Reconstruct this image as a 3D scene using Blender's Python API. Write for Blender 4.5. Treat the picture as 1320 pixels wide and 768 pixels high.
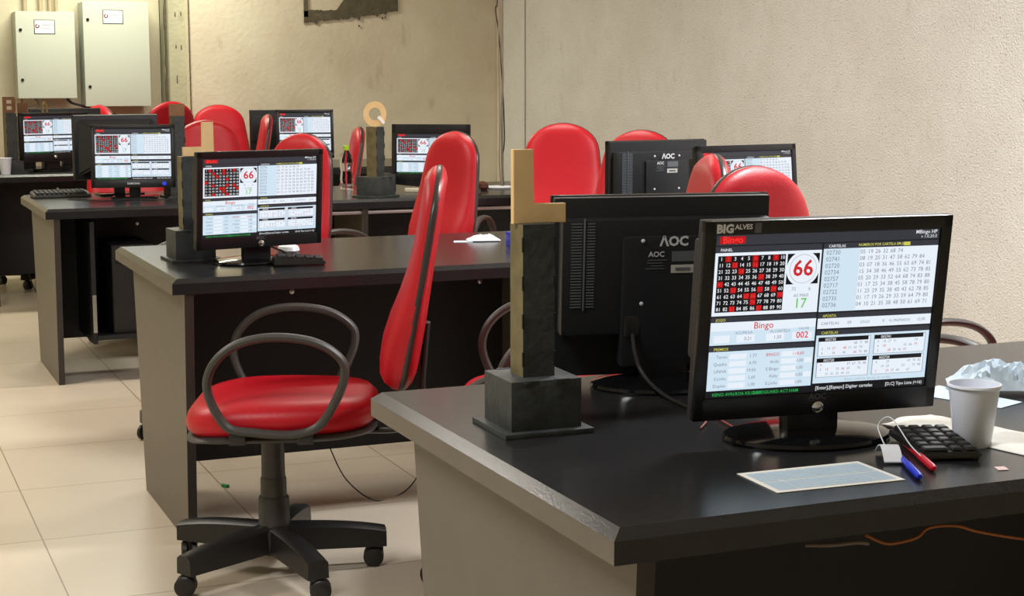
import bpy, bmesh, math, random
from mathutils import Vector, Matrix
from math import sin, cos, pi, radians
random.seed(7)
for o in list(bpy.data.objects): bpy.data.objects.remove(o)
scn = bpy.context.scene
COL = scn.collection

# ------------------------------------------------------------ camera
F, PITCH, ROLL, YAW = 2077.26, .135415, -.0019600, .396548
CAM = Vector((-.831036, -1.671085, 1.284943))
fw = Vector((sin(YAW)*cos(PITCH), cos(YAW)*cos(PITCH), -sin(PITCH)))
rr = Vector((cos(YAW), -sin(YAW), 0)); uu = rr.cross(fw)
r2 = rr*cos(ROLL)+uu*sin(ROLL); u2 = uu*cos(ROLL)-rr*sin(ROLL)
cd = bpy.data.cameras.new('camera'); cam = bpy.data.objects.new('camera', cd); COL.objects.link(cam)
cam.matrix_world = Matrix(((r2.x, u2.x, -fw.x, CAM.x), (r2.y, u2.y, -fw.y, CAM.y), (r2.z, u2.z, -fw.z, CAM.z), (0, 0, 0, 1)))
cd.sensor_width = 36; cd.lens = F/1320*36; cd.clip_start = .05; cd.clip_end = 100
scn.camera = cam

# ------------------------------------------------------------ view, world, lights
vs = scn.view_settings
vs.view_transform = 'Standard'; vs.look = 'None'; vs.gamma = 1; vs.use_curve_mapping = False; vs.exposure = 0.0
wd = bpy.data.worlds.new('world'); scn.world = wd; wd.use_nodes = True
wd.node_tree.nodes['Background'].inputs[0].default_value = (.85, .88, .9, 1)
wd.node_tree.nodes['Background'].inputs[1].default_value = .05
def area(name, loc, sx, sy, power, col):
    l = bpy.data.lights.new(name, 'AREA'); l.shape = 'RECTANGLE'; l.size = sx; l.size_y = sy
    l.energy = power; l.color = col
    o = bpy.data.objects.new(name, l); o.location = loc; COL.objects.link(o); return o
WARM = (1.0, .95, .86)
GRN = (1.0, .985, .82)
COOL = (.97, .985, 1.0)
area('ceiling_tube', (.75, 8.45, 2.74), 1.2, .3, 66, GRN)
area('ceiling_tube', (1.6, 5.0, 2.74), 1.2, .3, 34, WARM)
area('ceiling_tube', (-1.4, 4.6, 2.74), 1.2, .3, 60, WARM)
area('ceiling_tube', (2.3, 1.9, 2.74), 1.2, .3, 112, COOL)
area('ceiling_tube', (-1.3, .4, 2.74), 1.2, .3, 56, COOL)

# ------------------------------------------------------------ materials
def srgb(r, g, b):
    f = lambda c: ((c/255+.055)/1.055)**2.4 if c/255 > .04045 else c/255/12.92
    return (f(r), f(g), f(b), 1)
MATS = {}
def mat(name, col, rough=.5, metal=0, spec=.5, noise=0, nscale=20, bump=0, bscale=60, trans=0, emit=None, estr=1, coat=0, sheen=0, ior=1.45):
    if name in MATS: return MATS[name]
    m = bpy.data.materials.new(name); m.use_nodes = True; nt = m.node_tree; b = nt.nodes['Principled BSDF']
    b.inputs['Base Color'].default_value = col; b.inputs['Roughness'].default_value = rough
    b.inputs['Metallic'].default_value = metal; b.inputs['Specular IOR Level'].default_value = spec
    b.inputs['IOR'].default_value = ior
    if trans: b.inputs['Transmission Weight'].default_value = trans
    if coat: b.inputs['Coat Weight'].default_value = coat; b.inputs['Coat Roughness'].default_value = .1
    if emit: b.inputs['Emission Color'].default_value = emit; b.inputs['Emission Strength'].default_value = estr
    if noise or bump:
        tc = nt.nodes.new('ShaderNodeTexCoord')
    if noise:
        n = nt.nodes.new('ShaderNodeTexNoise'); n.inputs['Scale'].default_value = nscale; n.inputs['Detail'].default_value = 5
        nt.links.new(tc.outputs['Object'], n.inputs['Vector'])
        mr = nt.nodes.new('ShaderNodeMapRange'); mr.inputs[1].default_value = .3; mr.inputs[2].default_value = .7
        mr.inputs[3].default_value = 1-noise; mr.inputs[4].default_value = 1+noise
        nt.links.new(n.outputs[0], mr.inputs[0])
        mx = nt.nodes.new('ShaderNodeVectorMath'); mx.operation = 'SCALE'; mx.inputs[0].default_value = col[:3]
        nt.links.new(mr.outputs[0], mx.inputs['Scale']); nt.links.new(mx.outputs[0], b.inputs['Base Color'])
    if bump:
        n2 = nt.nodes.new('ShaderNodeTexNoise'); n2.inputs['Scale'].default_value = bscale; n2.inputs['Detail'].default_value = 3
        nt.links.new(tc.outputs['Object'], n2.inputs['Vector'])
        bp = nt.nodes.new('ShaderNodeBump'); bp.inputs['Strength'].default_value = bump; bp.inputs['Distance'].default_value = .01
        nt.links.new(n2.outputs[0], bp.inputs['Height']); nt.links.new(bp.outputs[0], b.inputs['Normal'])
    MATS[name] = m; return m
def emi(name, r, g, b, s=1.0):
    c = srgb(r, g, b)
    return mat(name, (.01, .01, .01, 1), rough=.4, spec=.3, emit=c, estr=s)

m_top = mat('desk_laminate_black', srgb(36, 36, 37), rough=.21, spec=.5, noise=.10, nscale=9, bump=.04, bscale=300)
m_side = mat('desk_laminate_grey', srgb(100, 93, 82), rough=.45, noise=.05, nscale=12)
m_edge = mat('desk_edge_dark', srgb(50, 44, 40), rough=.5)
m_in = mat('desk_panel_black', srgb(22, 22, 24), rough=.5)
m_red = mat('red_vinyl', srgb(190, 18, 34), rough=.42, spec=.45, noise=.04, nscale=14, bump=.06, bscale=160)
m_pipe = mat('dark_piping', srgb(62, 54, 52), rough=.3)
m_plast = mat('dark_grey_plastic', srgb(62, 60, 57), rough=.45, bump=.05, bscale=400)
m_plast2 = mat('black_plastic', srgb(34, 32, 31), rough=.4, bump=.04, bscale=300)
m_chrome = mat('chrome', (.7, .7, .7, 1), rough=.15, metal=1)
m_gloss = mat('gloss_black', srgb(14, 14, 16), rough=.09, spec=.55)
m_mon = mat('monitor_black', srgb(26, 25, 27), rough=.28, spec=.45)
m_monback = mat('monitor_back_plastic', srgb(30, 31, 34), rough=.42, bump=.04, bscale=500)
m_cream = mat('cream_plastic', srgb(205, 196, 172), rough=.45)
m_gold = mat('gold_painted_board', srgb(224, 190, 138), rough=.5, noise=.08, nscale=18)
m_gold_shade = mat('shaded_gold_board', srgb(120, 84, 56), rough=.6, noise=.15, nscale=30)  # gold letter board turned brown, shade put into the colour
m_tower = mat('black_painted_board', srgb(54, 58, 58), rough=.5, noise=.35, nscale=25, bump=.15, bscale=90)
m_tower_lit = mat('worn_board_lit_olive', srgb(104, 94, 62), rough=.5, noise=.25, nscale=30)  # light on the column's left face, painted in as olive
m_white = mat('white_plastic', srgb(232, 234, 240), rough=.35)
m_cup = mat('white_cup_plastic', srgb(236, 240, 250), rough=.3)
m_paper = mat('white_paper', srgb(242, 240, 232), rough=.8)
m_bpaper = mat('pale_blue_paper', srgb(205, 224, 240), rough=.8, noise=.12, nscale=25)
m_ink = mat('blue_ink', srgb(188, 208, 222), rough=.8)
m_silver = mat('silver_print', srgb(205, 207, 212), rough=.4)
m_grey = mat('grey_print', srgb(92, 96, 102), rough=.5)
m_label = mat('label_white', srgb(180, 178, 170), rough=.5)
m_cab = mat('cabinet_enamel', srgb(186, 192, 178), rough=.4)
m_cabs = mat('cabinet_side_enamel', srgb(180, 186, 174), rough=.45)
m_blue = mat('blue_plastic', srgb(30, 50, 200), rough=.35)
m_redp = mat('red_pen_plastic', srgb(200, 20, 40), rough=.35)
m_clear = mat('clear_plastic', (.95, .97, .97, 1), rough=.05, trans=1, ior=1.2)
m_green = mat('green_cap', srgb(160, 200, 40), rough=.4)
m_cable = mat('black_cable', srgb(22, 22, 24), rough=.5)
m_ocable = mat('orange_cable', srgb(170, 100, 50), rough=.5)
m_wcable = mat('grey_cable', srgb(125, 112, 98), rough=.5)
m_mortar = mat('dark_mortar', srgb(92, 84, 66), rough=.9, noise=.2, nscale=20, bump=.5, bscale=50)
m_alu = mat('aluminium', (.6, .6, .58, 1), rough=.35, metal=1)
m_key = mat('key_black', srgb(40, 40, 40), rough=.5)
m_conduit = mat('conduit_beige', srgb(176, 160, 130), rough=.6)
# screen
e_white = emi('screen_white', 232, 240, 250); e_pale = emi('screen_pale_blue', 208, 228, 242); e_head = emi('screen_header', 52, 54, 62)
e_blk = emi('screen_black', 10, 13, 20); e_red = emi('screen_red', 185, 16, 20); e_rtext = emi('screen_red_text', 205, 40, 45)
e_grn = emi('screen_green', 40, 170, 80); e_lgrn = emi('screen_light_green', 120, 200, 110); e_yel = emi('screen_yellow', 205, 200, 90)
e_gtext = emi('screen_grey_text', 128, 130, 146); e_wtext = emi('screen_white_text', 225, 228, 232); e_frm = emi('screen_frame', 168, 176, 190)
e_dark = emi('screen_dark_bar', 22, 22, 26); e_lred = emi('screen_bingo_red', 240, 50, 50); e_ball = emi('screen_ball_grey', 200, 204, 212)

# ------------------------------------------------------------ mesh collector
_txt = {}
class M:
    def __init__(s): s.v = []; s.f = []; s.mi = []; s.mats = []
    def mid(s, m):
        if m not in s.mats: s.mats.append(m)
        return s.mats.index(m)
    def raw(s, vs, fs, m, T=None):
        k = len(s.v); i = s.mid(m)
        s.v += [tuple(T @ Vector(p)) if T else tuple(p) for p in vs]
        for f in fs: s.f.append(tuple(a+k for a in f)); s.mi.append(i)
        return s
    def box(s, c, d, m, bev=0, T=None, seg=2):
        bm = bmesh.new(); bmesh.ops.create_cube(bm, size=1)
        for v in bm.verts: v.co = Vector((v.co.x*d[0], v.co.y*d[1], v.co.z*d[2]))
        if bev: bmesh.ops.bevel(bm, geom=bm.edges[:], offset=bev, segments=seg, affect='EDGES', profile=.7)
        for v in bm.verts: v.co += Vector(c)
        return s.bm(bm, m, T)
    def bm(s, bm, m, T=None):
        bm.verts.index_update()
        s.raw([v.co.copy() for v in bm.verts], [[v.index for v in f.verts] for f in bm.faces], m, T); bm.free(); return s
    def hull8(s, pts, m, bev=0, T=None):     # pts: 4 bottom, 4 top (same winding)
        bm = bmesh.new(); vv = [bm.verts.new(p) for p in pts]
        for f in ((3, 2, 1, 0), (4, 5, 6, 7), (0, 1, 5, 4), (1, 2, 6, 5), (2, 3, 7, 6), (3, 0, 4, 7)): bm.faces.new([vv[i] for i in f])
        if bev: bmesh.ops.bevel(bm, geom=bm.edges[:], offset=bev, segments=2, affect='EDGES')
        return s.bm(bm, m, T)
    def prism(s, poly, z0, z1, m, T=None, bev=0):   # poly in XY
        bm = bmesh.new(); a = [bm.verts.new((x, y, z0)) for x, y in poly]; b = [bm.verts.new((x, y, z1)) for x, y in poly]
        n = len(poly); bm.faces.new(a[::-1]); bm.faces.new(b)
        for i in range(n): bm.faces.new((a[i], a[(i+1) % n], b[(i+1) % n], b[i]))
        if bev: bmesh.ops.bevel(bm, geom=[e for e in bm.edges if abs(e.verts[0].co.z-e.verts[1].co.z) < 1e-6], offset=bev, segments=2, affect='EDGES')
        return s.bm(bm, m, T)
    def ring(s, outer, inner, z0, z1, m, T=None):
        n = len(outer); vs = [(x, y, z0) for x, y in outer]+[(x, y, z0) for x, y in inner]+[(x, y, z1) for x, y in outer]+[(x, y, z1) for x, y in inner]
        fs = []
        for i in range(n):
            j = (i+1) % n
            fs += [(j, i, n+i, n+j), (2*n+i, 2*n+j, 3*n+j, 3*n+i), (i, j, 2*n+j, 2*n+i), (n+j, n+i, 3*n+i, 3*n+j)]
        return s.raw(vs, fs, m, T)
    def lathe(s, prof, m, c=(0, 0, 0), n=28, T=None, cap=True):
        vs = []; fs = []
        for r, z in prof:
            for i in range(n):
                a = 2*pi*i/n; vs.append((c[0]+r*cos(a), c[1]+r*sin(a), c[2]+z))
        for k in range(len(prof)-1):
            for i in range(n):
                j = (i+1) % n; fs.append((k*n+i, k*n+j, (k+1)*n+j, (k+1)*n+i))
        if cap: fs.append(tuple(range(n))[::-1]); fs.append(tuple((len(prof)-1)*n+i for i in range(n)))
        return s.raw(vs, fs, m, T)
    def tube(s, pts, r, m, n=8, closed=False, T=None, ratio=1.0, up=None):
        pts = [Vector(p) for p in pts]; N = len(pts); vs = []; fs = []; pu = None
        for i in range(N):
            a = pts[(i-1) % N] if (closed or i) else pts[0]; b = pts[(i+1) % N] if (closed or i < N-1) else pts[-1]
            t = (b-a).normalized()
            if up is not None: nrm = Vector(up)-t*Vector(up).dot(t)
            elif pu is None: nrm = Vector((0, 0, 1))-t*t.z if abs(t.z) < .9 else Vector((1, 0, 0))-t*t.x
            else: nrm = pu-t*pu.dot(t)
            nrm.normalize(); pu = nrm; bn = t.cross(nrm)
            rad = r[i] if isinstance(r, (list, tuple)) else r
            for k in range(n):
                q = 2*pi*k/n; vs.append(pts[i]+nrm*cos(q)*rad*ratio+bn*sin(q)*rad)
        for i in range(N if closed else N-1):
            i2 = (i+1) % N
            for k in range(n):
                k2 = (k+1) % n; fs.append((i*n+k, i*n+k2, i2*n+k2, i2*n+k))
        if not closed: fs.append(tuple(range(n))[::-1]); fs.append(tuple((N-1)*n+k for k in range(n)))
        return s.raw(vs, fs, m, T)
    def quad(s, a, b, c, d, m): return s.raw([a, b, c, d], [(0, 1, 2, 3)], m)
    def text(s, st, size, m, T, ext=0, align='LEFT', bold=0):
        key = (st, align, ext > 0, bold)
        if key not in _txt:
            cu = bpy.data.curves.new('t', 'FONT'); cu.body = st; cu.size = 1; cu.align_x = align; cu.align_y = 'CENTER'; cu.resolution_u = 2
            cu.offset = bold; cu.extrude = .06 if ext else 0
            ob = bpy.data.objects.new('t', cu); COL.objects.link(ob); dg = bpy.context.evaluated_depsgraph_get()
            me = bpy.data.meshes.new_from_object(ob.evaluated_get(dg))
            _txt[key] = ([v.co.copy() for v in me.vertices], [tuple(p.vertices) for p in me.polygons])
            bpy.data.objects.remove(ob); bpy.data.curves.remove(cu); bpy.data.meshes.remove(me)
        v, f = _txt[key]
        return s.raw(v, f, m, T @ Matrix.Scale(size, 4))
    def build(s, name, parent=None, smooth=True, angle=.7, loc=None):
        me = bpy.data.meshes.new(name); me.from_pydata(s.v, [], s.f)
        for m in s.mats: me.materials.append(m)
        me.polygons.foreach_set('material_index', s.mi); me.validate(); me.update()
        if smooth: me.shade_smooth(); me.set_sharp_from_angle(angle=angle)
        o = bpy.data.objects.new(name, me); COL.objects.link(o)
        if parent: o.parent = parent
        if loc: o.location = loc
        return o
def tag(o, label=None, cat=None, group=None, kind=None):
    if label: o['label'] = label
    if cat: o['category'] = cat
    if group: o['group'] = group
    if kind: o['kind'] = kind
    return o
def empty(name, loc=(0, 0, 0), rz=0, label=None, cat=None, group=None):
    o = bpy.data.objects.new(name, None); COL.objects.link(o); o.location = loc; o.rotation_euler = (0, 0, rz); o.empty_display_size = .05
    return tag(o, label, cat, group)
def copy_tree(o, parent=None):
    c = o.copy(); COL.objects.link(c)
    if parent: c.parent = parent
    for ch in [x for x in bpy.data.objects if x.parent == o]: copy_tree(ch, c)
    return c
def spline(pts, n=8, closed=False):
    pts = [Vector(p) for p in pts]; N = len(pts); out = []
    for i in range(N if closed else N-1):
        g = (lambda k: pts[k % N]) if closed else (lambda k: pts[max(0, min(N-1, k))])
        p0, p1, p2, p3 = g(i-1), g(i), g(i+1), g(i+2)
        for j in range(n):
            t = j/n; out.append(.5*((2*p1)+(-p0+p2)*t+(2*p0-5*p1+4*p2-p3)*t*t+(-p0+3*p1-3*p2+p3)*t**3))
    if not closed: out.append(pts[-1])
    return out
def TR(loc, rot=(0, 0, 0)):
    return Matrix.Translation(loc) @ Matrix.Rotation(rot[2], 4, 'Z') @ Matrix.Rotation(rot[1], 4, 'Y') @ Matrix.Rotation(rot[0], 4, 'X')

# ------------------------------------------------------------ room shell
XW, YB, YC, XL, YR, ZC = 3.60, 9.10, 9.50, -3.2, -3.2, 2.80
def wallmat(name, base, dark, nsc, bump, bsc, stain=None, amt=.5, speck=0):
    m = bpy.data.materials.new(name); m.use_nodes = True; nt = m.node_tree; b = nt.nodes['Principled BSDF']; L = nt.links.new
    tc = nt.nodes.new('ShaderNodeTexCoord')
    n1 = nt.nodes.new('ShaderNodeTexNoise'); n1.inputs['Scale'].default_value = nsc; n1.inputs['Detail'].default_value = 6; n1.inputs['Roughness'].default_value = .6
    L(tc.outputs['Object'], n1.inputs['Vector'])
    cr = nt.nodes.new('ShaderNodeMapRange'); cr.inputs[1].default_value = .35; cr.inputs[2].default_value = .7; L(n1.outputs[0], cr.inputs[0])
    mx = nt.nodes.new('ShaderNodeMix'); mx.data_type = 'RGBA'; mx.inputs[6].default_value = base; mx.inputs[7].default_value = dark; L(cr.outputs[0], mx.inputs[0])
    last = mx.outputs[2]
    if stain:
        n3 = nt.nodes.new('ShaderNodeTexNoise'); n3.inputs['Scale'].default_value = 5; n3.inputs['Detail'].default_value = 8
        mp = nt.nodes.new('ShaderNodeMapping'); mp.inputs['Scale'].default_value = (1.6, 1.6, .7); L(tc.outputs['Object'], mp.inputs[0]); L(mp.outputs[0], n3.inputs['Vector'])
        c3 = nt.nodes.new('ShaderNodeMapRange'); c3.inputs[1].default_value = .62; c3.inputs[2].default_value = .78; c3.inputs[4].default_value = amt; L(n3.outputs[0], c3.inputs[0])
        m3 = nt.nodes.new('ShaderNodeMix'); m3.data_type = 'RGBA'; L(c3.outputs[0], m3.inputs[0]); L(last, m3.inputs[6]); m3.inputs[7].default_value = stain
        last = m3.outputs[2]
    if speck:
        n4 = nt.nodes.new('ShaderNodeTexNoise'); n4.inputs['Scale'].default_value = 75; n4.inputs['Detail'].default_value = 2
        L(tc.outputs['Object'], n4.inputs['Vector']); c4 = nt.nodes.new('ShaderNodeMapRange'); c4.inputs[1].default_value = .66; c4.inputs[2].default_value = .74; c4.inputs[4].default_value = speck; L(n4.outputs[0], c4.inputs[0])
        m4 = nt.nodes.new('ShaderNodeMix'); m4.data_type = 'RGBA'; L(c4.outputs[0], m4.inputs[0]); L(last, m4.inputs[6]); m4.inputs[7].default_value = srgb(120, 112, 98); last = m4.outputs[2]
    L(last, b.inputs['Base Color']); b.inputs['Roughness'].default_value = .8; b.inputs['Specular IOR Level'].default_value = .25
    n2 = nt.nodes.new('ShaderNodeTexNoise'); n2.inputs['Scale'].default_value = bsc; n2.inputs['Detail'].default_value = 4
    L(tc.outputs['Object'], n2.inputs['Vector'])
    bp = nt.nodes.new('ShaderNodeBump'); bp.inputs['Strength'].default_value = bump; bp.inputs['Distance'].default_value = .012; L(n2.outputs[0], bp.inputs['Height']); L(bp.outputs[0], b.inputs['Normal'])
    return m
w_white = wallmat('stucco_white', srgb(232, 229, 223), srgb(222, 218, 210), 3.0, .8, 110, srgb(188, 180, 168), .35, .7)
w_beige = wallmat('plaster_beige', srgb(216, 207, 184), srgb(198, 184, 160), 1.6, .25, 30, srgb(156, 136, 112), .6)
w_cream = wallmat('plaster_cream', srgb(204, 198, 172), srgb(192, 184, 160), 2.0, .15, 30)
w_grey = wallmat('concrete_strip', srgb(176, 174, 148), srgb(160, 156, 132), 4.0, .3, 40, srgb(110, 104, 84), .7)
w_ceil = mat('ceiling_white', srgb(225, 222, 212), rough=.9)
fl = bpy.data.materials.new('porcelain_tile'); fl.use_nodes = True
nt = fl.node_tree; b = nt.nodes['Principled BSDF']; L = nt.links.new
tc = nt.nodes.new('ShaderNodeTexCoord'); mp = nt.nodes.new('ShaderNodeMapping'); mp.inputs['Location'].default_value = (-.250, -.502, 0)
L(tc.outputs['Object'], mp.inputs[0])
br = nt.nodes.new('ShaderNodeTexBrick'); br.offset = 0; br.squash = 1
br.inputs['Scale'].default_value = 1; br.inputs['Brick Width'].default_value = .6; br.inputs['Row Height'].default_value = .6
br.inputs['Mortar Size'].default_value = .0022; br.inputs['Mortar Smooth'].default_value = .2
br.inputs['Color1'].default_value = srgb(212, 198, 178); br.inputs['Color2'].default_value = srgb(207, 193, 173); br.inputs['Mortar'].default_value = srgb(140, 122, 100)
L(mp.outputs[0], br.inputs[0])
nz = nt.nodes.new('ShaderNodeTexNoise'); nz.inputs['Scale'].default_value = 3; nz.inputs['Detail'].default_value = 6; L(tc.outputs['Object'], nz.inputs['Vector'])
mr = nt.nodes.new('ShaderNodeMapRange'); mr.inputs[3].default_value = .94; mr.inputs[4].default_value = 1.05; L(nz.outputs[0], mr.inputs[0])
sc = nt.nodes.new('ShaderNodeVectorMath'); sc.operation = 'SCALE'; L(br.outputs[0], sc.inputs[0]); L(mr.outputs[0], sc.inputs['Scale']); L(sc.outputs[0], b.inputs['Base Color'])
b.inputs['Roughness'].default_value = .30; b.inputs['Specular IOR Level'].default_value = .4
def struct(name, mm, **k): return tag(mm.build(name, smooth=False, **k), kind='structure')
struct('floor', M().box(((XL+XW)/2, (YR+YC)/2, -.05), (XW-XL+.4, YC-YR+.4, .1), fl))
struct('ceiling', M().box(((XL+XW)/2, (YR+YC)/2, ZC+.05), (XW-XL+.4, YC-YR+.4, .1), w_ceil))
struct('wall_right', M().box((XW+.1, (YR+YC)/2, ZC/2), (.2, YC-YR+.4, ZC), w_white))
struct('wall_left', M().box((XL-.1, (YR+YC)/2, ZC/2), (.2, YC-YR+.4, ZC), w_cream))
struct('wall_front', M().box(((XL+XW)/2, YR-.1, ZC/2), (XW-XL, .2, ZC), w_cream))
struct('wall_back', M().box(((1.367+XW)/2, YB+.2, ZC/2), (XW-1.367, .4, ZC), w_beige))
struct('wall_recess', M().box(((XL+1.25)/2, YC+.1, ZC/2), (1.25-XL, .2, ZC), w_cream))
# concrete pilaster strip between recess and beige wall, with anchor slots and a ragged dark joint
pm = M().box((1.311, YB+.25, ZC/2), (.112, .30, ZC), w_grey)
struct('trim_1', pm)
g = M(); zz = 0; pl = []
while zz < ZC: pl.append((1.249+random.uniform(-.006, .006), zz)); zz += .05
for i in range(len(pl)-1):
    a, c = pl[i], pl[i+1]; g.raw([(a[0]-.004, YB+.16, a[1]), (1.262, YB+.16, a[1]), (1.262, YB+.16, c[1]), (c[0]-.004, YB+.16, c[1]), (a[0]-.004, YB+.20, a[1]), (1.262, YB+.20, a[1]), (1.262, YB+.20, c[1]), (c[0]-.004, YB+.20, c[1])], [(0, 1, 2, 3), (0, 3, 7, 4), (1, 5, 6, 2)], m_mortar)
struct('trim_2', g)
for x, z, h in ((1.30, 1.71, .03), (1.338, 1.715, .025), (1.30, 1.50, .022), (1.335, 1.495, .03), (1.302, 1.285, .05)):
    tag(M().box((x, YB+.099, z), (.006, .006, h), m_mortar, .002).build('anchor_slot'), 'dark slot cut in the narrow concrete strip beside the beige wall', 'wall mark', 'anchor slots in the concrete strip')
struct('trim_3', M().tube([(XW-.006, 8.66, 0), (XW-.003, 8.66, ZC)], .004, mat('seam_grey', srgb(165, 156, 142), rough=.8), 8))
struct('trim_4', M().box((XW-.02, YB-.02, ZC/2), (.035, .035, ZC), w_beige, .004))
# ragged mortar patch
def patch():
    y = YB-.012; g = M()
    random.seed(3)
    def strip(top, bot):
        n = len(top)
        vs = [(x, y, z) for x, z in top]+[(x, y, z) for x, z in bot]+[(x, YB, z) for x, z in bot]+[(x, YB, z) for x, z in top]
        fs = [(i+n, i+n+1, i+1, i) for i in range(n-1)]+[(2*n+i, 2*n+i+1, n+i+1, n+i) for i in range(n-1)]+[(i, i+1, 3*n+i+1, 3*n+i) for i in range(n-1)]
        g.raw(vs, fs, m_mortar)
    N = 60; top = []; bot = []
    for i in range(N+1):
        t = i/N; x = 2.150+t*.672
        zb = 1.668+.085*t**1.5+random.uniform(-.007, .006) - (.02 if random.random() < .08 else 0)
        if t < .015: zb = 1.655
        zt = 1.745+random.uniform(-.006, .006) if t < .34 else (1.745+(t-.34)*.9 if t < .46 else 1.86)
        top.append((x, zt)); bot.append((x, zb))
    strip(top, bot)
    strip([(2.146, 2.2), (2.176, 2.2)], [(2.150, 1.70), (2.18, 1.70)])
    strip([(2.44, 2.2), (2.822, 2.2)], [(2.44, 1.86), (2.822, 1.86)])
    for x, z in ((2.54, 1.645), (2.73, 1.705), (2.71, 1.70)): g.box((x, y+.006, z), (.009, .01, .012), m_mortar, .003)
    return g
struct('trim_5', M().box((1.3685, YB-.003, ZC/2), (.007, .006, ZC), m_mortar))
tag(patch().build('mortar_patch', smooth=False), 'ragged dark mortar patch around a filled opening high on the beige wall', 'wall patch')

# electrical cabinets
def cabinet(x0, x1, z0, z1, y0, lab, locks):
    r = empty('electrical_cabinet', ((x0+x1)/2, YC, z0), 0, lab, 'electrical cabinet', None)
    w, h = x1-x0, z1-z0; d = YC-y0
    M().box((0, -d/2+.01, h/2), (w-.006, d-.02, h-.004), m_cabs, .004).build('body', r)
    M().box((0, -d+.010, h/2), (w, .02, h), m_cab, .005).build('door', r)
    p = M(); p.box((0, 0, 0), (.088, .002, .061), m_in, .0008); p.box((0, -.0015, 0), (.082, .002, .055), m_white, .0008)
    T = TR((-.012, -.003, .008), (pi/2, 0, 0)); p.text('MARBELLA', .011, m_grey, T)
    p.text('painéis', .009, m_grey, TR((-.002, -.003, -.006), (pi/2, 0, 0)))
    p.tube([(-.030+.007*cos(a), -.003, .004+.007*sin(a)) for a in [pi*.5+i*2*pi/16 for i in range(15)]], .0022, mat('logo_maroon', srgb(130, 40, 50)), 6)
    o = p.build('nameplate', r, loc=(-.005 if w < .4 else -.02, -d, h-.10)); o.scale = (1.5, 1.2, 1.5)
    for lz in locks:
        M().lathe([(.010, 0), (.010, .006), (.006, .008), (.006, .002)], m_plast2, n=14, T=TR((-w/2+.03, -d, lz), (pi/2, 0, 0))).build('lock', r)
    return r
cabinet(.284, .655, 1.162, 1.720, 9.25, 'smaller pale enamel electrical cabinet, left of the two on the recessed wall', (.12, .44))
cabinet(.709, 1.135, 1.107, 1.790, 9.25, 'larger pale enamel electrical cabinet, right of the two on the recessed wall', (.13, .565))
for i, (x, r_) in enumerate(((.37, .014), (.47, .014), (.53, .014), (.57, .010))):
    tag(M().tube([(x, YC-.03, 1.72), (x, YC-.03, ZC)], r_, m_conduit, 12).build('conduit'), 'vertical beige conduit rising from the smaller electrical cabinet', 'pipe', 'conduits above the small cabinet')
tag(M().tube(spline([(.60, 9.35, 1.16), (.63, 9.34, 1.13), (.70, 9.33, 1.11), (.82, 9.36, 1.07), (.95, 9.4, 1.02), (1.0, 9.45, .8)]), .008, m_cable).build('power_cable'), 'black cable drooping from under the smaller electrical cabinet to the right', 'cable')
tag(M().tube(spline([(.32, 9.4, 1.16), (.33, 9.38, 1.11), (.42, 9.38, 1.12), (.40, 9.38, 1.16)]), .005, m_wcable).build('power_cable'), 'thin grey cable loop under the left corner of the smaller cabinet', 'cable')
tag(M().box((.47, YC-.03, 1.08), (.09, .05, .05), m_conduit, .006).build('junction_box'), 'small beige junction box below the smaller electrical cabinet', 'junction box')

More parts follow.
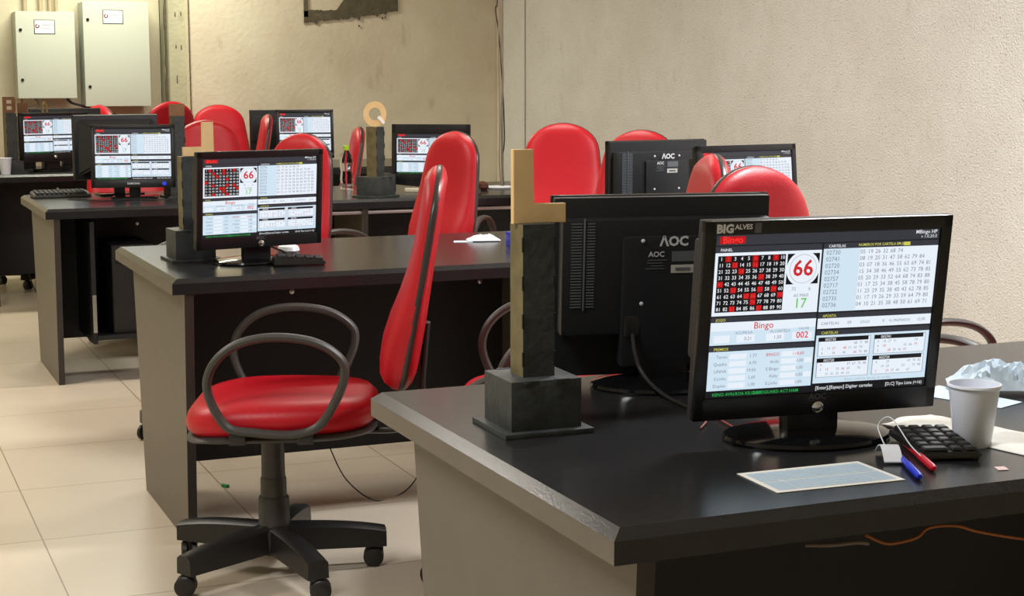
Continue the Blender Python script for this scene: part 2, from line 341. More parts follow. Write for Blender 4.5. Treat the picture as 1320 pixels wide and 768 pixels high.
# ------------------------------------------------------------ desks
D, CH, ZT, ZCH, ZB = .946, .0153, .75, .7376, .7076
def desk(name_loc, X, Y, Lx, lab, rail=False, shelf=None):
    r = empty('desk', (X, Y, 0), 0, lab, 'desk', 'black-topped grey desks in rows')
    t = M()
    # chamfered top: lower slab + chamfer ring + top face
    lo = [(0, 0), (Lx, 0), (Lx, D), (0, D)]; ins = [(CH, CH), (Lx-CH, CH), (Lx-CH, D-CH), (CH, D-CH)]
    vs = [(x, y, ZB) for x, y in lo]+[(x, y, ZCH) for x, y in lo]+[(x, y, ZT) for x, y in ins]
    t.raw(vs, [(3, 2, 1, 0), (8, 9, 10, 11)], m_top)
    for a in range(4):
        c = (a+1) % 4
        t.raw([vs[4+a], vs[4+c], vs[8+c], vs[8+a]], [(0, 1, 2, 3)], m_top)
        t.raw([vs[a], vs[c], vs[4+c], vs[4+a]], [(0, 1, 2, 3)], m_side if a == 3 else m_top)
    t.build('desktop', r, smooth=False)
    xs = [.033, Lx*.5, Lx-.058]
    for x in xs:
        g = M(); a0, a1, b0, b1 = .004, D-.126, .045, D-.243; th = .025
        vs = [(x, b0, 0), (x+th, b0, 0), (x+th, b1, 0), (x, b1, 0), (x, a0, ZB), (x+th, a0, ZB), (x+th, a1, ZB), (x, a1, ZB)]
        # front & rear edges dark edging
        g.raw(vs, [(3, 2, 1, 0), (4, 5, 6, 7), (0, 3, 7, 4)][::-1], m_side); g.raw(vs, [(1, 2, 6, 5)], m_side if x > 1 else m_in); g.raw(vs, [(0, 1, 5, 4), (2, 3, 7, 6)], m_edge)
        g.build('side_panel', r, smooth=False)
    for k in range(2):
        x0 = xs[k]+.025; x1 = xs[k+1]
        M().box(((x0+x1)/2, .47, (.135+ZB)/2), (x1-x0, .018, ZB-.135), m_in, .001).build('modesty_panel', r, smooth=False)
    if rail:
        M().box((Lx/2+.3, .03, ZB-.018), (Lx-.9, .02, .014), m_alu, .002).build('rail', r)
    for x in (.45, 1.07):
        M().lathe([(.008, 0), (.008, .01), (.004, .012)], m_alu, n=10, T=TR((x, .461, .64), (pi/2, 0, 0))).build('bolt', r)
    if shelf:
        x = shelf; M().box((x+.14, .235, .195), (.30, .44, .018), m_in, .002).build('shelf', r, smooth=False)
        M().box((x-.012, .235, .43), (.018, .44, .52), m_in, .002).build('divider_panel', r, smooth=False)
        M().box((x-.012, .012, .30), (.016, .006, .16), m_alu, .002).build('edge_strip', r, smooth=False)
    return r
desk(0, 0, 0, 2.9, 'nearest grey desk with black top, carrying the two big monitors and the white cup')
desk(0, -.0134, 2.649, 2.3, 'second desk from the front, behind the red chair with armrests', shelf=1.40)
desk(0, -.0404, 5.221, 2.75, 'third desk from the front, pale side panel, water bottle on it', rail=True, shelf=.20)
desk(0, -.0650, 7.800, 2.75, 'rearmost desk, mostly dark, below the electrical cabinets')

# computer towers under desks
def pc(x, y, z, rz, lab):
    r = empty('computer_tower', (x, y, z), rz, lab, 'computer', None)
    M().box((0, 0, .19), (.18, .38, .38), m_in, .004).build('case', r)
    g = M().box((0, -.192, .19), (.175, .012, .375), m_plast2, .004); g.box((0, -.2, .32), (.15, .004, .035), m_mon, .001); g.box((.04, -.2, .2), (.02, .006, .02), m_alu, .002)
    g.build('front_panel', r)
    return r
pc(.32, 5.47, .204, 0, 'black computer tower on the shelf under the third desk')
pc(1.55, 2.90, .204, 0, 'black computer tower under the second desk, right of the red chair')

# ------------------------------------------------------------ chairs
SH = .0
def sup(u, n): return math.copysign(abs(u)**(2/n), u)
def make_chair():
    r = empty('office_chair', (0, 0, 0), 0)
    # seat cushion: forward +X
    def cushion(z0, z1, ax, ay, m, crown, nn=3.4, droop=.02):
        g = M(); N = 48; rings = [(.0, .0, 1), (.55, .0, 1), (.93, .0, 1), (1.0, .25, 1), (1.02, .5, 1), (1.0, .75, 1), (.93, .95, 1), (.75, 1.0, 1), (.4, 1.0, 1), (.0, 1.0, 1)]
        vs = []; fs = []
        for s_, h, _ in rings:
            for i in range(N):
                a = 2*pi*i/N; x = ax*s_*sup(cos(a), nn); y = ay*s_*sup(sin(a), nn)
                if x < 0: y *= (1-.10*(-x/ax))
                z = z0+(z1-z0)*h+(crown*(1-(s_**2)) if h > .9 else 0)
                z -= droop*max(0, x/ax)**3
                z -= .008*max(0, 1-(y/ay)**2*3)*(1 if h > .9 and s_ < .9 else 0)
                vs.append((x-.034, y, z))
        for k in range(len(rings)-1):
            for i in range(N): fs.append((k*N+i, k*N+(i+1) % N, (k+1)*N+(i+1) % N, (k+1)*N+i))
        return g.raw(vs, fs, m)
    cushion(.410, .486, .240, .238, m_red, .012).build('seat', r, angle=3)
    cushion(.394, .416, .240, .234, m_plast, 0).build('seat_shell', r)
    # armrest loops
    lp = [(0.127, 0.53), (0.113, 0.598), (0.055, 0.648), (-0.035, 0.666), (-0.135, 0.652), (-0.197, 0.61), (-0.203, 0.56), (-0.173, 0.49), (-0.135, 0.44), (-0.075, 0.422), (0.015, 0.428), (0.085, 0.445)]
    for sgn in (-1, 1):
        y = sgn*.252
        path = spline([(a, y+sgn*.012*math.sin((z-.44)*8), z) for a, z in lp], 6, True)
        g = M().tube(path, .0165, m_plast, 10, True, ratio=.68)
        for a in (-.105, .06): g.box((a, y-sgn*.03, .412), (.04, .07, .03), m_plast2, .005)
        g.build('armrest', r)
    # column
    g = M().lathe([(.030, .36), (.030, .405), (.05, .405)], m_plast2, n=24)
    g.lathe([(.031, .255), (.029, .40)], m_plast, n=24); g.lathe([(.034, .205), (.034, .25), (.032, .257)], m_plast, n=24)
    g.lathe([(.042, .075), (.040, .200), (.036, .206)], m_plast, n=24); g.box((0, 0, .40), (.2, .12, .02), m_plast2, .004)
    g.build('gas_column', r)
    # star base
    g = M().lathe([(.030, .050), (.052, .062), (.055, .12), (.045, .128)], m_plast2, n=24)
    tips = []
    for k in range(5):
        a = 2*pi*k/5; ca, sa = cos(a), sin(a); vs = []; fs = []; N = 9
        for i in range(N):
            t = i/(N-1); d_ = .03+.262*t; zt = .132-.010*t-.016*t**3; zb = .062-.004*t; w = .030-.002*t
            for (yy, zz) in ((-w, zb), (-w*.95, zt-.008), (-w*.55, zt), (w*.55, zt), (w*.95, zt-.008), (w, zb)):
                vs.append((ca*d_-sa*yy, sa*d_+ca*yy, zz))
        for i in range(N-1):
            for q in range(6): fs.append((i*6+q, (i+1)*6+q, (i+1)*6+(q+1) % 6, i*6+(q+1) % 6))
        fs.append(tuple(range(6))); fs.append(tuple((N-1)*6+q for q in range(6))[::-1])
        g.raw(vs, fs, m_plast2); tips.append((ca*.272, sa*.272, a))
    base = g.build('star_base', r)
    cg = M()
    for sgn in (-1, 1):
        cg.lathe([(.006, -.009), (.022, -.009), (.027, -.005), (.027, .005), (.022, .009), (.006, .009)], m_plast2, n=18, T=TR((.012, sgn*.0125, .027), (pi/2, 0, 0)))
    cg.box((.004, 0, .040), (.036, .010, .034), m_plast2, .004); cg.lathe([(.012, .05), (.012, .075)], m_plast2, n=12)
    cme = None
    for k, (x, y, a) in enumerate(tips):
        if cme is None: c = cg.build('caster', base); cme = c.data
        else:
            c = bpy.data.objects.new('caster', cme); COL.objects.link(c); c.parent = base
        c.location = (x, y, 0); c.rotation_euler = (0, 0, a+[.6, 2.2, -.8, 1.2, 3][k])
    # backrest: leans back; centre line x(z)
    Z0, Z1 = .50, 1.065
    def cx(z): t = (z-Z0)/(Z1-Z0); return -.338-.115*t+.012*t*t
    def hw(t):       # half width along height 0..1
        b_ = .160+.042*math.sin(min(1, t/.38)*pi/2) if t < .38 else .202-.052*((t-.38)/.62)**1.2
        e = 1.0
        if t > .80: e = math.sqrt(max(0, 1-((t-.80)/.20)**2.2))
        if t < .10: e = math.sqrt(max(0, 1-((.10-t)/.10)**2))*.35+.65 if t > 0 else .55
        return b_*e
    ts = [0, .012, .04, .08, .14, .22, .32, .42, .52, .62, .7, .76, .80, .84, .88, .91, .94, .965, .985, .997, 1.0]
    def shell(thick, sgn, m):
        g = M(); N = 17; vs = []; fs = []
        for t in ts:
            z = Z0+(Z1-Z0)*t; W = hw(t)
            ed = min(1, (min(t, 1-t)/.06+.03))**.4
            lum = 1+(1.15*math.exp(-((t-.20)/.24)**2) if sgn > 0 else .25*math.exp(-((t-.2)/.3)**2))
            for i in range(N):
                s_ = -1+2*i/(N-1); q = sup(s_, 1.2) if False else math.sin(s_*pi/2)
                dp = thick*lum*ed*(1-abs(q)**5)**.45 if abs(q) < 1 else 0
                vs.append((cx(z)+sgn*dp - .0*q, W*q, z))
        for k in range(len(ts)-1):
            for i in range(N-1):
                f = (k*N+i, k*N+i+1, (k+1)*N+i+1, (k+1)*N+i); fs.append(f if sgn > 0 else f[::-1])
        return g.raw(vs, fs, m)
    shell(.034, 1, m_red).build('backrest', r, angle=3)
    shell(.025, -1, m_red).build('back_cover', r, angle=3)
    out = [(cx(Z0+(Z1-Z0)*t), hw(t), Z0+(Z1-Z0)*t) for t in ts[:-1]]
    full = out+[(cx(Z1), 0, Z1)]+[(x, -y, z) for x, y, z in out[::-1]]
    M().tube([(x, y*.975, Z0+(z-Z0)*.992+.001) for x, y, z in full], .0052, m_pipe, 8, True, up=(1, 0, 0), ratio=1.9).build('piping', r)
    # L-shaped support bar
    M().tube(spline([(-.06, 0, .386), (-.25, 0, .378), (-.345, 0, .385), (-.385, 0, .43), (-.392, 0, .52), (-.405, 0, .66)], 6), .026, m_plast2, 10, ratio=.35).build('back_support', r)
    M().tube(spline([(0, -.03, .392), (-.02, -.2, .388), (-.03, -.285, .38)], 5), .006, m_chrome, 8).build('lever', r)
    return r
chair0 = make_chair(); first = [True]
def place_chair(x, y, face, lab, dz=0, base=0):
    """face: heading in degrees of the seat's front"""
    r = chair0 if first[0] else copy_tree(chair0)
    first[0] = False
    r.location = (x, y, 0); r.rotation_euler = (0, 0, radians(face)); tag(r, lab, 'chair', 'red vinyl office chairs')
    for c in bpy.data.objects:
        if c.parent == r:
            k = c.name.split('.')[0]
            if k == 'star_base': c.rotation_euler = (0, 0, radians(base-face)); c.location.z = 0
            elif k != 'gas_column': c.location.z = dz
            else: c.location.z = 0; c.scale.z = 1+dz/.42
    return r
CH_ = []
place_chair(.18, 2.36, 160, 'red chair with armrests, whole seat and wheels visible, in front of the second desk', 0, 61)
place_chair(.79, 2.01, 163, 'red chair seen edge-on behind the big monitors, beside the far dark monitor back', .03, 20)
place_chair(1.315, 1.27, -76, 'red chair with broad rounded back just above the nearest screen', .01, 10)
place_chair(1.95, 1.72, 176, 'red chair at right edge, only its dark arm loop showing over the nearest desk', -.06, 10)
place_chair(.487, 1.42, 165, 'low red chair hidden behind the nearest desk, sliver of seat by the side panel', -.05, 30)
place_chair(.425, 4.11, 207, 'bright red chair right behind the monitor on the second desk', .015, 186)
place_chair(1.055, 4.30, 196, 'tall red chair behind the second desk, in front of the curved old monitor', .01, 20)
place_chair(1.93, 4.62, 232, 'tall red chair against the white wall, left of the far dark monitor back', .02, 20)
place_chair(1.86, 3.98, 215, 'red chair mostly hidden behind the far dark monitor back', .01, 20)
place_chair(.57, 6.46, -88, 'red chair directly behind the monitor on the third desk', 0, 196)
place_chair(1.43, 7.02, 170, 'narrow dark red chair beside the water bottle on the third desk', -.045, 20)
place_chair(1.02, 6.58, -90, 'red chair with low back, in front of the chair by the beige wall edge', .0, 20)
place_chair(1.03, 7.48, 170, 'dark red chair seen edge-on, left of the glowing screen on the beige wall', .02, 20)
place_chair(1.51, 8.58, -93, 'wide red chair back against the left end of the beige wall', .05, 20)
place_chair(1.00, 9.06, 110, 'red chair back below the narrow concrete strip', .08, 20)
place_chair(.37, 8.82, 207, 'red chair top just under the larger electrical cabinet', .055, 20)

# ------------------------------------------------------------ monitors
def make_screen(sw, sh):
    g = M(); e = .0003
    def P(u, v, l): return ((u-.5)*sw, -e*l, (.5-v)*sh)
    def R(u0, v0, u1, v1, m, l=1): g.quad(P(u0, v1, l), P(u1, v1, l), P(u1, v0, l), P(u0, v0, l), m)
    def Tx(s_, u, v, size, m, l=5, al='LEFT', bold=.0, sx=1.0):
        x, y, z = P(u, v, l); g.text(s_, size*sh, m, TR((x, y, z), (pi/2, 0, 0)) @ Matrix.Diagonal((sx, 1, 1, 1)), align=al, bold=bold)
    R(0, 0, 1, 1, e_dark, 0)
    R(.005, .005, .995, .066, e_head, 1)
    R(.02, .012, .128, .056, e_red, 2); Tx('Bingo', .03, .034, .058, e_lred, 4, bold=.03)
    Tx('MBingo HP', .985, .020, .032, e_wtext, 4, 'RIGHT', .01); Tx('v 1.0.20.0', .985, .048, .028, e_wtext, 4, 'RIGHT')
    def panel(u0, v0, u1, v1, head, title, m=e_white, hc=e_wtext):
        R(u0, v0, u1, v1, e_head, 1); R(u0, v0+head, u1, v1, m, 2)
        if title: Tx(title, u0+.02, v0+head*.55, .024, hc, 4, bold=.012)
    panel(.004, .072, .468, .492, .038, 'PAINEL')
    R(.016, .128, .310, .470, e_blk, 3)
    red = {2, 6, 9, 13, 16, 24, 37, 41, 53, 57, 59, 65, 66, 70, 76, 83, 87}
    for i in range(90):
        c, r_ = i % 10, i//10; u = .016+.294*(c+.5)/10; v = .128+.342*(r_+.5)/9
        if i+1 in red: R(u-.0125, v-.0175, u+.0125, v+.0175, e_red, 4)
        Tx(str(i+1), u, v, .031, e_wtext if i+1 not in red else e_lred, 5, 'CENTER', .012)
    R(.318, .128, .460, .315, e_blk, 3)
    def disc(cu, cv, rad, m, l, n=32):
        c = P(cu, cv, l); g.raw([(c[0]+rad*cos(2*pi*i/n), c[1], c[2]+rad*sin(2*pi*i/n)) for i in range(n)], [tuple(range(n))], m)
    disc(.389, .221, .108*sh, e_white, 4); disc(.389, .221, .090*sh, e_ball, 5); disc(.389, .221, .085*sh, e_white, 6)
    Tx('66', .389, .221, .135, e_rtext, 7, 'CENTER', .02)
    Tx('73', .355, .345, .03, e_gtext, 5, 'CENTER'); Tx('6', .425, .345, .03, e_gtext, 5, 'CENTER'); Tx('AS MAIS', .39, .385, .028, e_gtext, 5, 'CENTER')
    Tx('17', .389, .435, .085, e_lgrn, 5, 'CENTER', .01)
    panel(.004, .500, .468, .672, .032, 'JOGO', hc=e_yel)
    Tx('Bingo', .235, .560, .058, e_rtext, 5, 'CENTER', .005)
    Tx('ACUMULA', .15, .600, .024, e_gtext, 5, 'CENTER'); Tx('VL.CARTELA', .31, .600, .024, e_gtext, 5, 'CENTER'); Tx('VALOR', .415, .590, .022, e_gtext, 5, 'CENTER')
    R(.004, .585, .468, .672, e_pale, 2.5)
    for u0, u1 in ((.02, .09), (.12, .20), (.25, .33), (.365, .455)): R(u0, .612, u1, .658, e_white, 4)
    Tx('0,21', .17, .637, .03, e_gtext, 5, 'CENTER'); Tx('1,50', .30, .637, .03, e_gtext, 5, 'CENTER'); Tx('002', .41, .632, .055, e_rtext, 5, 'CENTER', .012)
    panel(.004, .680, .468, .955, .032, 'PREMIOS', e_pale, e_yel)
    for k, (a, b_, c, d_) in enumerate((('Terno', '1,77', 'BINGO', '118,60'), ('Quadra', '4,70', 'Anda', '0,00'), ('LINHA', '19,00', 'E.Bingo', '5,00'), ('S.Linha', '1,60', 'Kaby', '0,00'), ('Duplex', '1,00', 'E.Linha', '5,00'))):
        v = .745+.045*k
        for u0 in (.095, .325): R(u0, v-.016, u0+.075, v+.016, e_white, 4)
        if k in (1, 3): R(.43, v-.016, .462, v+.016, e_white, 4)
        Tx(a, .085, v, .028, e_gtext, 5, 'RIGHT'); Tx(b_, .215, v, .028, e_gtext, 5, 'RIGHT')
        Tx(c, .315, v, .028, e_rtext if k == 0 else e_gtext, 5, 'RIGHT'); Tx(d_, .425, v, .028, e_rtext if k == 0 else e_gtext, 5, 'RIGHT')
    Tx('KENO AVN.ROA KILO.A.A', .03, .980, .028, e_grn, 4, bold=.01); Tx('EUROGUARD ACT.HAM', .21, .980, .028, e_grn, 4, bold=.01)
    panel(.476, .072, .996, .494, .034, 'CARTELAS')
    R(.476, .106, .64, .494, e_pale, 3); Tx('NUMEROS POR CARTELA EM JOGO', .63, .088, .022, e_yel, 4, bold=.01); R(.835, .078, .865, .1, e_yel, 4)
    rows = ['02730|05 19 26 32 68 74', '02741|08 19 20 31 47 58 62 79 84', '02720|03 07 18 36 46 55 63 69 74 81', '02734|15 34 38 46 49 55 62 73 78 85', '02757|05 20 29 33 52 64 68 74 83 88', '02717|01 17 25 34 38 45 58 78 79 80', '02722|11 25 29 35 38 40 43 62 78 85', '02735|01 17 19 26 29 33 59 64 79 80', '02736|04 10 21 35 38 48 50 61 69 71']
    for k, rw in enumerate(rows):
        a, b_ = rw.split('|'); v = .130+.0405*k; Tx(a, .487, v, .038, e_gtext, 5)
        for q, nn in enumerate(b_.split()): Tx(nn, .640+.034*q, v, .036, e_gtext, 5)
    panel(.476, .504, .996, .600, .032, 'APOSTA', hc=e_yel, m=e_white)
    Tx('CARTELAS', .49, .568, .026, e_gtext, 5); Tx('09', .61, .568, .028, e_gtext, 5); Tx('JOGO', .67, .568, .024, e_gtext, 5); Tx('9', .77, .568, .028, e_gtext, 5); Tx('VL.PREMIADO', .80, .568, .024, e_gtext, 5); Tx('12,00', .93, .568, .026, e_gtext, 5)
    panel(.476, .610, .996, .945, .032, 'CARTELAS', e_pale, e_yel)
    names = ('02730', '02741', '02720', '02734'); rnd = random.Random(5)
    for k in range(4):
        u0 = .486+.255*(k % 2); v0 = .655+.132*(k//2); u1 = u0+.240; v1 = v0+.122
        R(u0, v0, u1, v1, e_frm, 3); R(u0+.004, v0+.004, u1-.004, v1-.004, e_white, 4)
        R(u0, v0, u1-.012, v0+.026, e_dark, 5); Tx('0'+names[k], u0+.03, v0+.014, .024, e_wtext, 6, bold=.01)
        for rr_ in range(3):
            for cc in range(9):
                if rnd.random() < .58: Tx(str(rnd.randint(1, 9)+cc*10), u0+.016+.0245*cc, v0+.042+.029*rr_, .022, e_rtext if rnd.random() < .2 else e_gtext, 6)
    Tx('Enter confirma aposta da cartela', .62, .928, .024, e_frm, 5)
    Tx('[Enter],[Espaço] Digitar cartelas', .49, .975, .030, e_wtext, 4, bold=.008); Tx('[D,C] Tipo Lista (+16)', .812, .975, .028, e_wtext, 4, bold=.008)
    return g
SW, SHH = .360, .243
scr_mesh = [None]
def screen_obj(parent, w, h, M4):
    if scr_mesh[0] is None: o = make_screen(SW, SHH).build('screen', parent, smooth=False); scr_mesh[0] = o.data
    else: o = bpy.data.objects.new('screen', scr_mesh[0]); COL.objects.link(o); o.parent = parent
    o.matrix_local = M4 @ Matrix.Diagonal((w/SW, 1, h/SHH, 1))
    return o
def monitor(x, y, yaw, zc, tilt, w, h, lab, style='aoc', bez=(.018, .020, .034), back='flat', sticker=False, base='disc', lit=True, backdet=False):
    """x,y,zc = centre of the front face; yaw radians, 0 faces -Y"""
    r = empty('monitor', (x, y, ZT), yaw, lab, 'monitor')
    H = Matrix.Translation((0, 0, zc-ZT)) @ Matrix.Rotation(-tilt, 4, 'X')       # head frame, front at y=0
    bs, bt, bb = bez; cream = back == 'cream'
    fm = m_mon
    g = M(); t_ = .022
    # frame: four bars so that the screen sits recessed
    g.box((0, t_/2+.004, 0), (w-.004, t_, h-.004), m_cream if cream else m_monback, .004, H)
    for c, d_ in (((0, .004, h/2-bt/2), (w, .014, bt)), ((0, .004, -h/2+bb/2), (w, .014, bb)), ((-w/2+bs/2, .004, 0), (bs, .014, h)), ((w/2-bs/2, .004, 0), (bs, .014, h))): g.box(c, d_, fm, .0035, H)
    if cream:
        n = 12; pts = [(-w/2+.01+(w-.02)*i/n, -h/2-.012*math.sin(pi*i/n)-.0) for i in range(n+1)]
        g.prism([(a, b_) for a, b_ in pts]+[(w/2-.01, -h/2+.01), (-w/2+.01, -h/2+.01)], -.011, .012, fm, H @ Matrix.Rotation(pi/2, 4, 'X') @ Matrix.Diagonal((1, 1, -1, 1)))
    g.build('bezel', r)
    sw, sh = w-2*bs, h-bt-bb; sc = H @ Matrix.Translation((0, .0005, (bb-bt)/2))
    screen_obj(r, sw, sh, sc)
    # back housing
    g = M(); mb = m_cream if cream else m_monback
    if back == 'flat':
        hw_, z1, z0 = w*.475, h/2-.036, -h/2+.082
        g.box((0, t_+.018, (z0+z1)/2), (hw_*2, .034, z1-z0), mb, .007, H)
        g.box((-.005, t_+.022, -.02), (.17, .044, h-.09), mb, .008, H)
    elif back == 'taper' or cream:
        a, c = w*.46, h*.44; dp = .09 if not cream else .17; a2, c2 = w*.28, h*.26
        g.hull8([(-a, t_, -c), (a, t_, -c), (a, t_, c), (-a, t_, c), (-a2, t_+dp, -c2), (a2, t_+dp, -c2), (a2, t_+dp, c2), (-a2, t_+dp, c2)], mb, .008, H)
    g.build('back_housing', r)
    if backdet:
        Bk = lambda x_, z_, y_=.0: H @ Matrix.Translation((x_, t_+y_, z_)) @ Matrix.Rotation(pi, 4, 'Z') @ Matrix.Rotation(pi/2, 4, 'X')
        g = M()
        for i in range(30):
            z_ = h/2-.042-i*.0050
            g.box((.161, t_+.0355, z_), (.019, .0012, .0020), m_grey, 0, H); g.box((.136, t_+.0355, z_), (.014, .0012, .0020), m_grey, 0, H)
        g.box((.1475, t_+.0362, h/2-.113), (.003, .002, .16), m_grey, .0005, H)
        g.build('vent_grille', r)
        g = M(); g.text('\u039bOC', .023, m_silver, Bk(-.009, .086, .0448), bold=.04, align='CENTER'); g.build('maker_logo', r, smooth=False)
        g = M(); g.text('AOC', .013, m_silver, Bk(.036, .064, .0446), bold=.02)
        for i in range(4): g.box((.020+.004*(i % 2), t_+.0445, .054-.005*i), (.034-.006*(i % 3), .0006, .0014), m_grey, 0, H)
        g.box((-.028, t_+.0443, .060), (.044, .0006, .018), m_grey, 0, H); g.box((-.026, t_+.0445, .038), (.042, .001, .014), m_label, 0, H); g.box((-.026, t_+.0452, .038), (.026, .001, .005), m_grey, 0, H)
        g.build('rating_label', r, smooth=False)
        for xx in (-.054, .046):
            for z_ in (.088, -.022):
                M().lathe([(.0035, 0), (.0035, .002), (.002, .003)], m_silver, n=12, T=Bk(xx, z_, .0435)).build('screw', r)
    # logo / button
    if style == 'aoc':
        g = M().text('AOC', .013, m_grey, H @ TR((0, -.0035, -h/2+bb-.006), (pi/2, 0, 0)), align='CENTER', bold=.02); g.build('maker_logo', r, smooth=False)
        M().lathe([(.0095, 0), (.0095, .004), (.007, .005), (.0065, .004), (.003, .006)], m_chrome, n=24, T=H @ TR((0, -.003, -h/2+bb-.022), (pi/2, 0, 0))).build('power_button', r)
    elif style == 'sam':
        g = M().text('SAMSUNG', .012, m_silver, H @ TR((0, -.0035, -h/2+bb*.5), (pi/2, 0, 0)), align='CENTER', bold=.01); g.build('maker_logo', r, smooth=False)
        M().lathe([(.009, 0), (.009, .004), (.006, .005)], mat('blue_led', srgb(20, 40, 160), emit=srgb(30, 60, 220), estr=.6), n=20, T=H @ TR((w/2-.05, -.003, -h/2+bb*.45), (pi/2, 0, 0))).build('power_button', r)
    if sticker:
        g = M(); g.text('BIG', .017, m_white, H @ TR((-w/2+.017, -.0036, h/2-.0115), (pi/2, 0, 0)), bold=.05); g.text('ALVES', .010, m_white, H @ TR((-w/2+.045, -.0036, h/2-.009), (pi/2, 0, 0)), bold=.03)
        g.box((-w/2+.081, -.0033, h/2-.011), (.010, .0006, .014), m_grey, 0, H)
        tag(g.build('sticker', r, smooth=False), 'silver lettering on the top left of the frame')
    # neck and base
    yb = .045
    if base == 'disc':
        g = M().box((0, yb-.005, .075), (.085, .032, .15), m_mon, .010); g.build('neck', r)
        g = M(); n = 48; prof = [(1.0, .0), (1.02, .004), (1.0, .009), (.8, .014), (.4, .018), (0.02, .019)]
        vs = []; fs = []
        for s_, z_ in prof:
            for i in range(n): a = 2*pi*i/n; vs.append((.128*s_*cos(a), yb+.095*s_*sin(a), z_))
        for k in range(len(prof)-1):
            for i in range(n): fs.append((k*n+i, k*n+(i+1) % n, (k+1)*n+(i+1) % n, (k+1)*n+i))
        fs.append(tuple(range(n))[::-1]); fs.append(tuple((len(prof)-1)*n+i for i in range(n)))
        g.raw(vs, fs, m_gloss); g.build('base', r)
    elif base == 'thin':
        M().box((0, yb, .04), (.05, .025, .09), m_mon, .006).build('neck', r)
        M().box((0, yb, .006), (.20, .15, .012), m_gloss, .005).build('base', r)
    else:
        M().box((0, yb+.04, .05), (.12, .10, .10), m_cream, .012).build('neck', r)
        M().box((0, yb+.02, .010), (.24, .22, .02), m_cream, .008).build('base', r)
    return r
monitor(.487, .30, -.110, .9385, -.13, .394, .297, 'nearest monitor, lit bingo board screen, silver lettering on its frame', sticker=True)
monitor(.498, .84, pi-.20, .926, .08, .392, .320, 'large dark monitor seen from the back beside the gold L tower', backdet=True, lit=False)
monitor(.304, 2.93, .208, .939, -.082, .400, .283, 'lit monitor at the left end of the second desk')
monitor(1.735, 3.20, pi+.12, .938, .0, .40, .279, 'far dark monitor seen from the back on the second desk', backdet=True)
monitor(1.84, 2.76, .141, .937, .1, .40, .277, 'lit monitor mostly hidden behind the broad red chair, against white wall')
monitor(.40, 5.66, -.25, .943, .12, .370, .281, 'lit monitor with blue power light on the third desk', style='sam', base='thin', bez=(.018, .018, .036))
monitor(.38, 6.02, pi+.10, .972, .0, .400, .30, 'big dark monitor with tapered back behind the blue-lit one', style='none', back='taper', base='thin')
monitor(1.78, 5.56, -.60, .928, .05, .385, .285, 'old monitor with curved black front and cream body on the third desk', style='none', back='cream', base='cream', bez=(.024, .046, .05))
monitor(.36, 8.10, .30, .950, .0, .42, .285, 'lit monitor on the rearmost desk, left, under the smaller cabinet', bez=(.022, .018, .05))
monitor(.47, 8.48, pi+.2, .960, .0, .44, .30, 'dark monitor back behind the leftmost lit screen', style='none')
monitor(1.834, 7.97, -.177, .950, .1, .35, .297, 'lit monitor with dark blue light in front of the beige wall', style='sam', base='thin')
monitor(1.78, 8.42, pi-.1, .95, .0, .36, .28, 'dark monitor edge peeking left of the screen by the beige wall', style='none', base='thin')

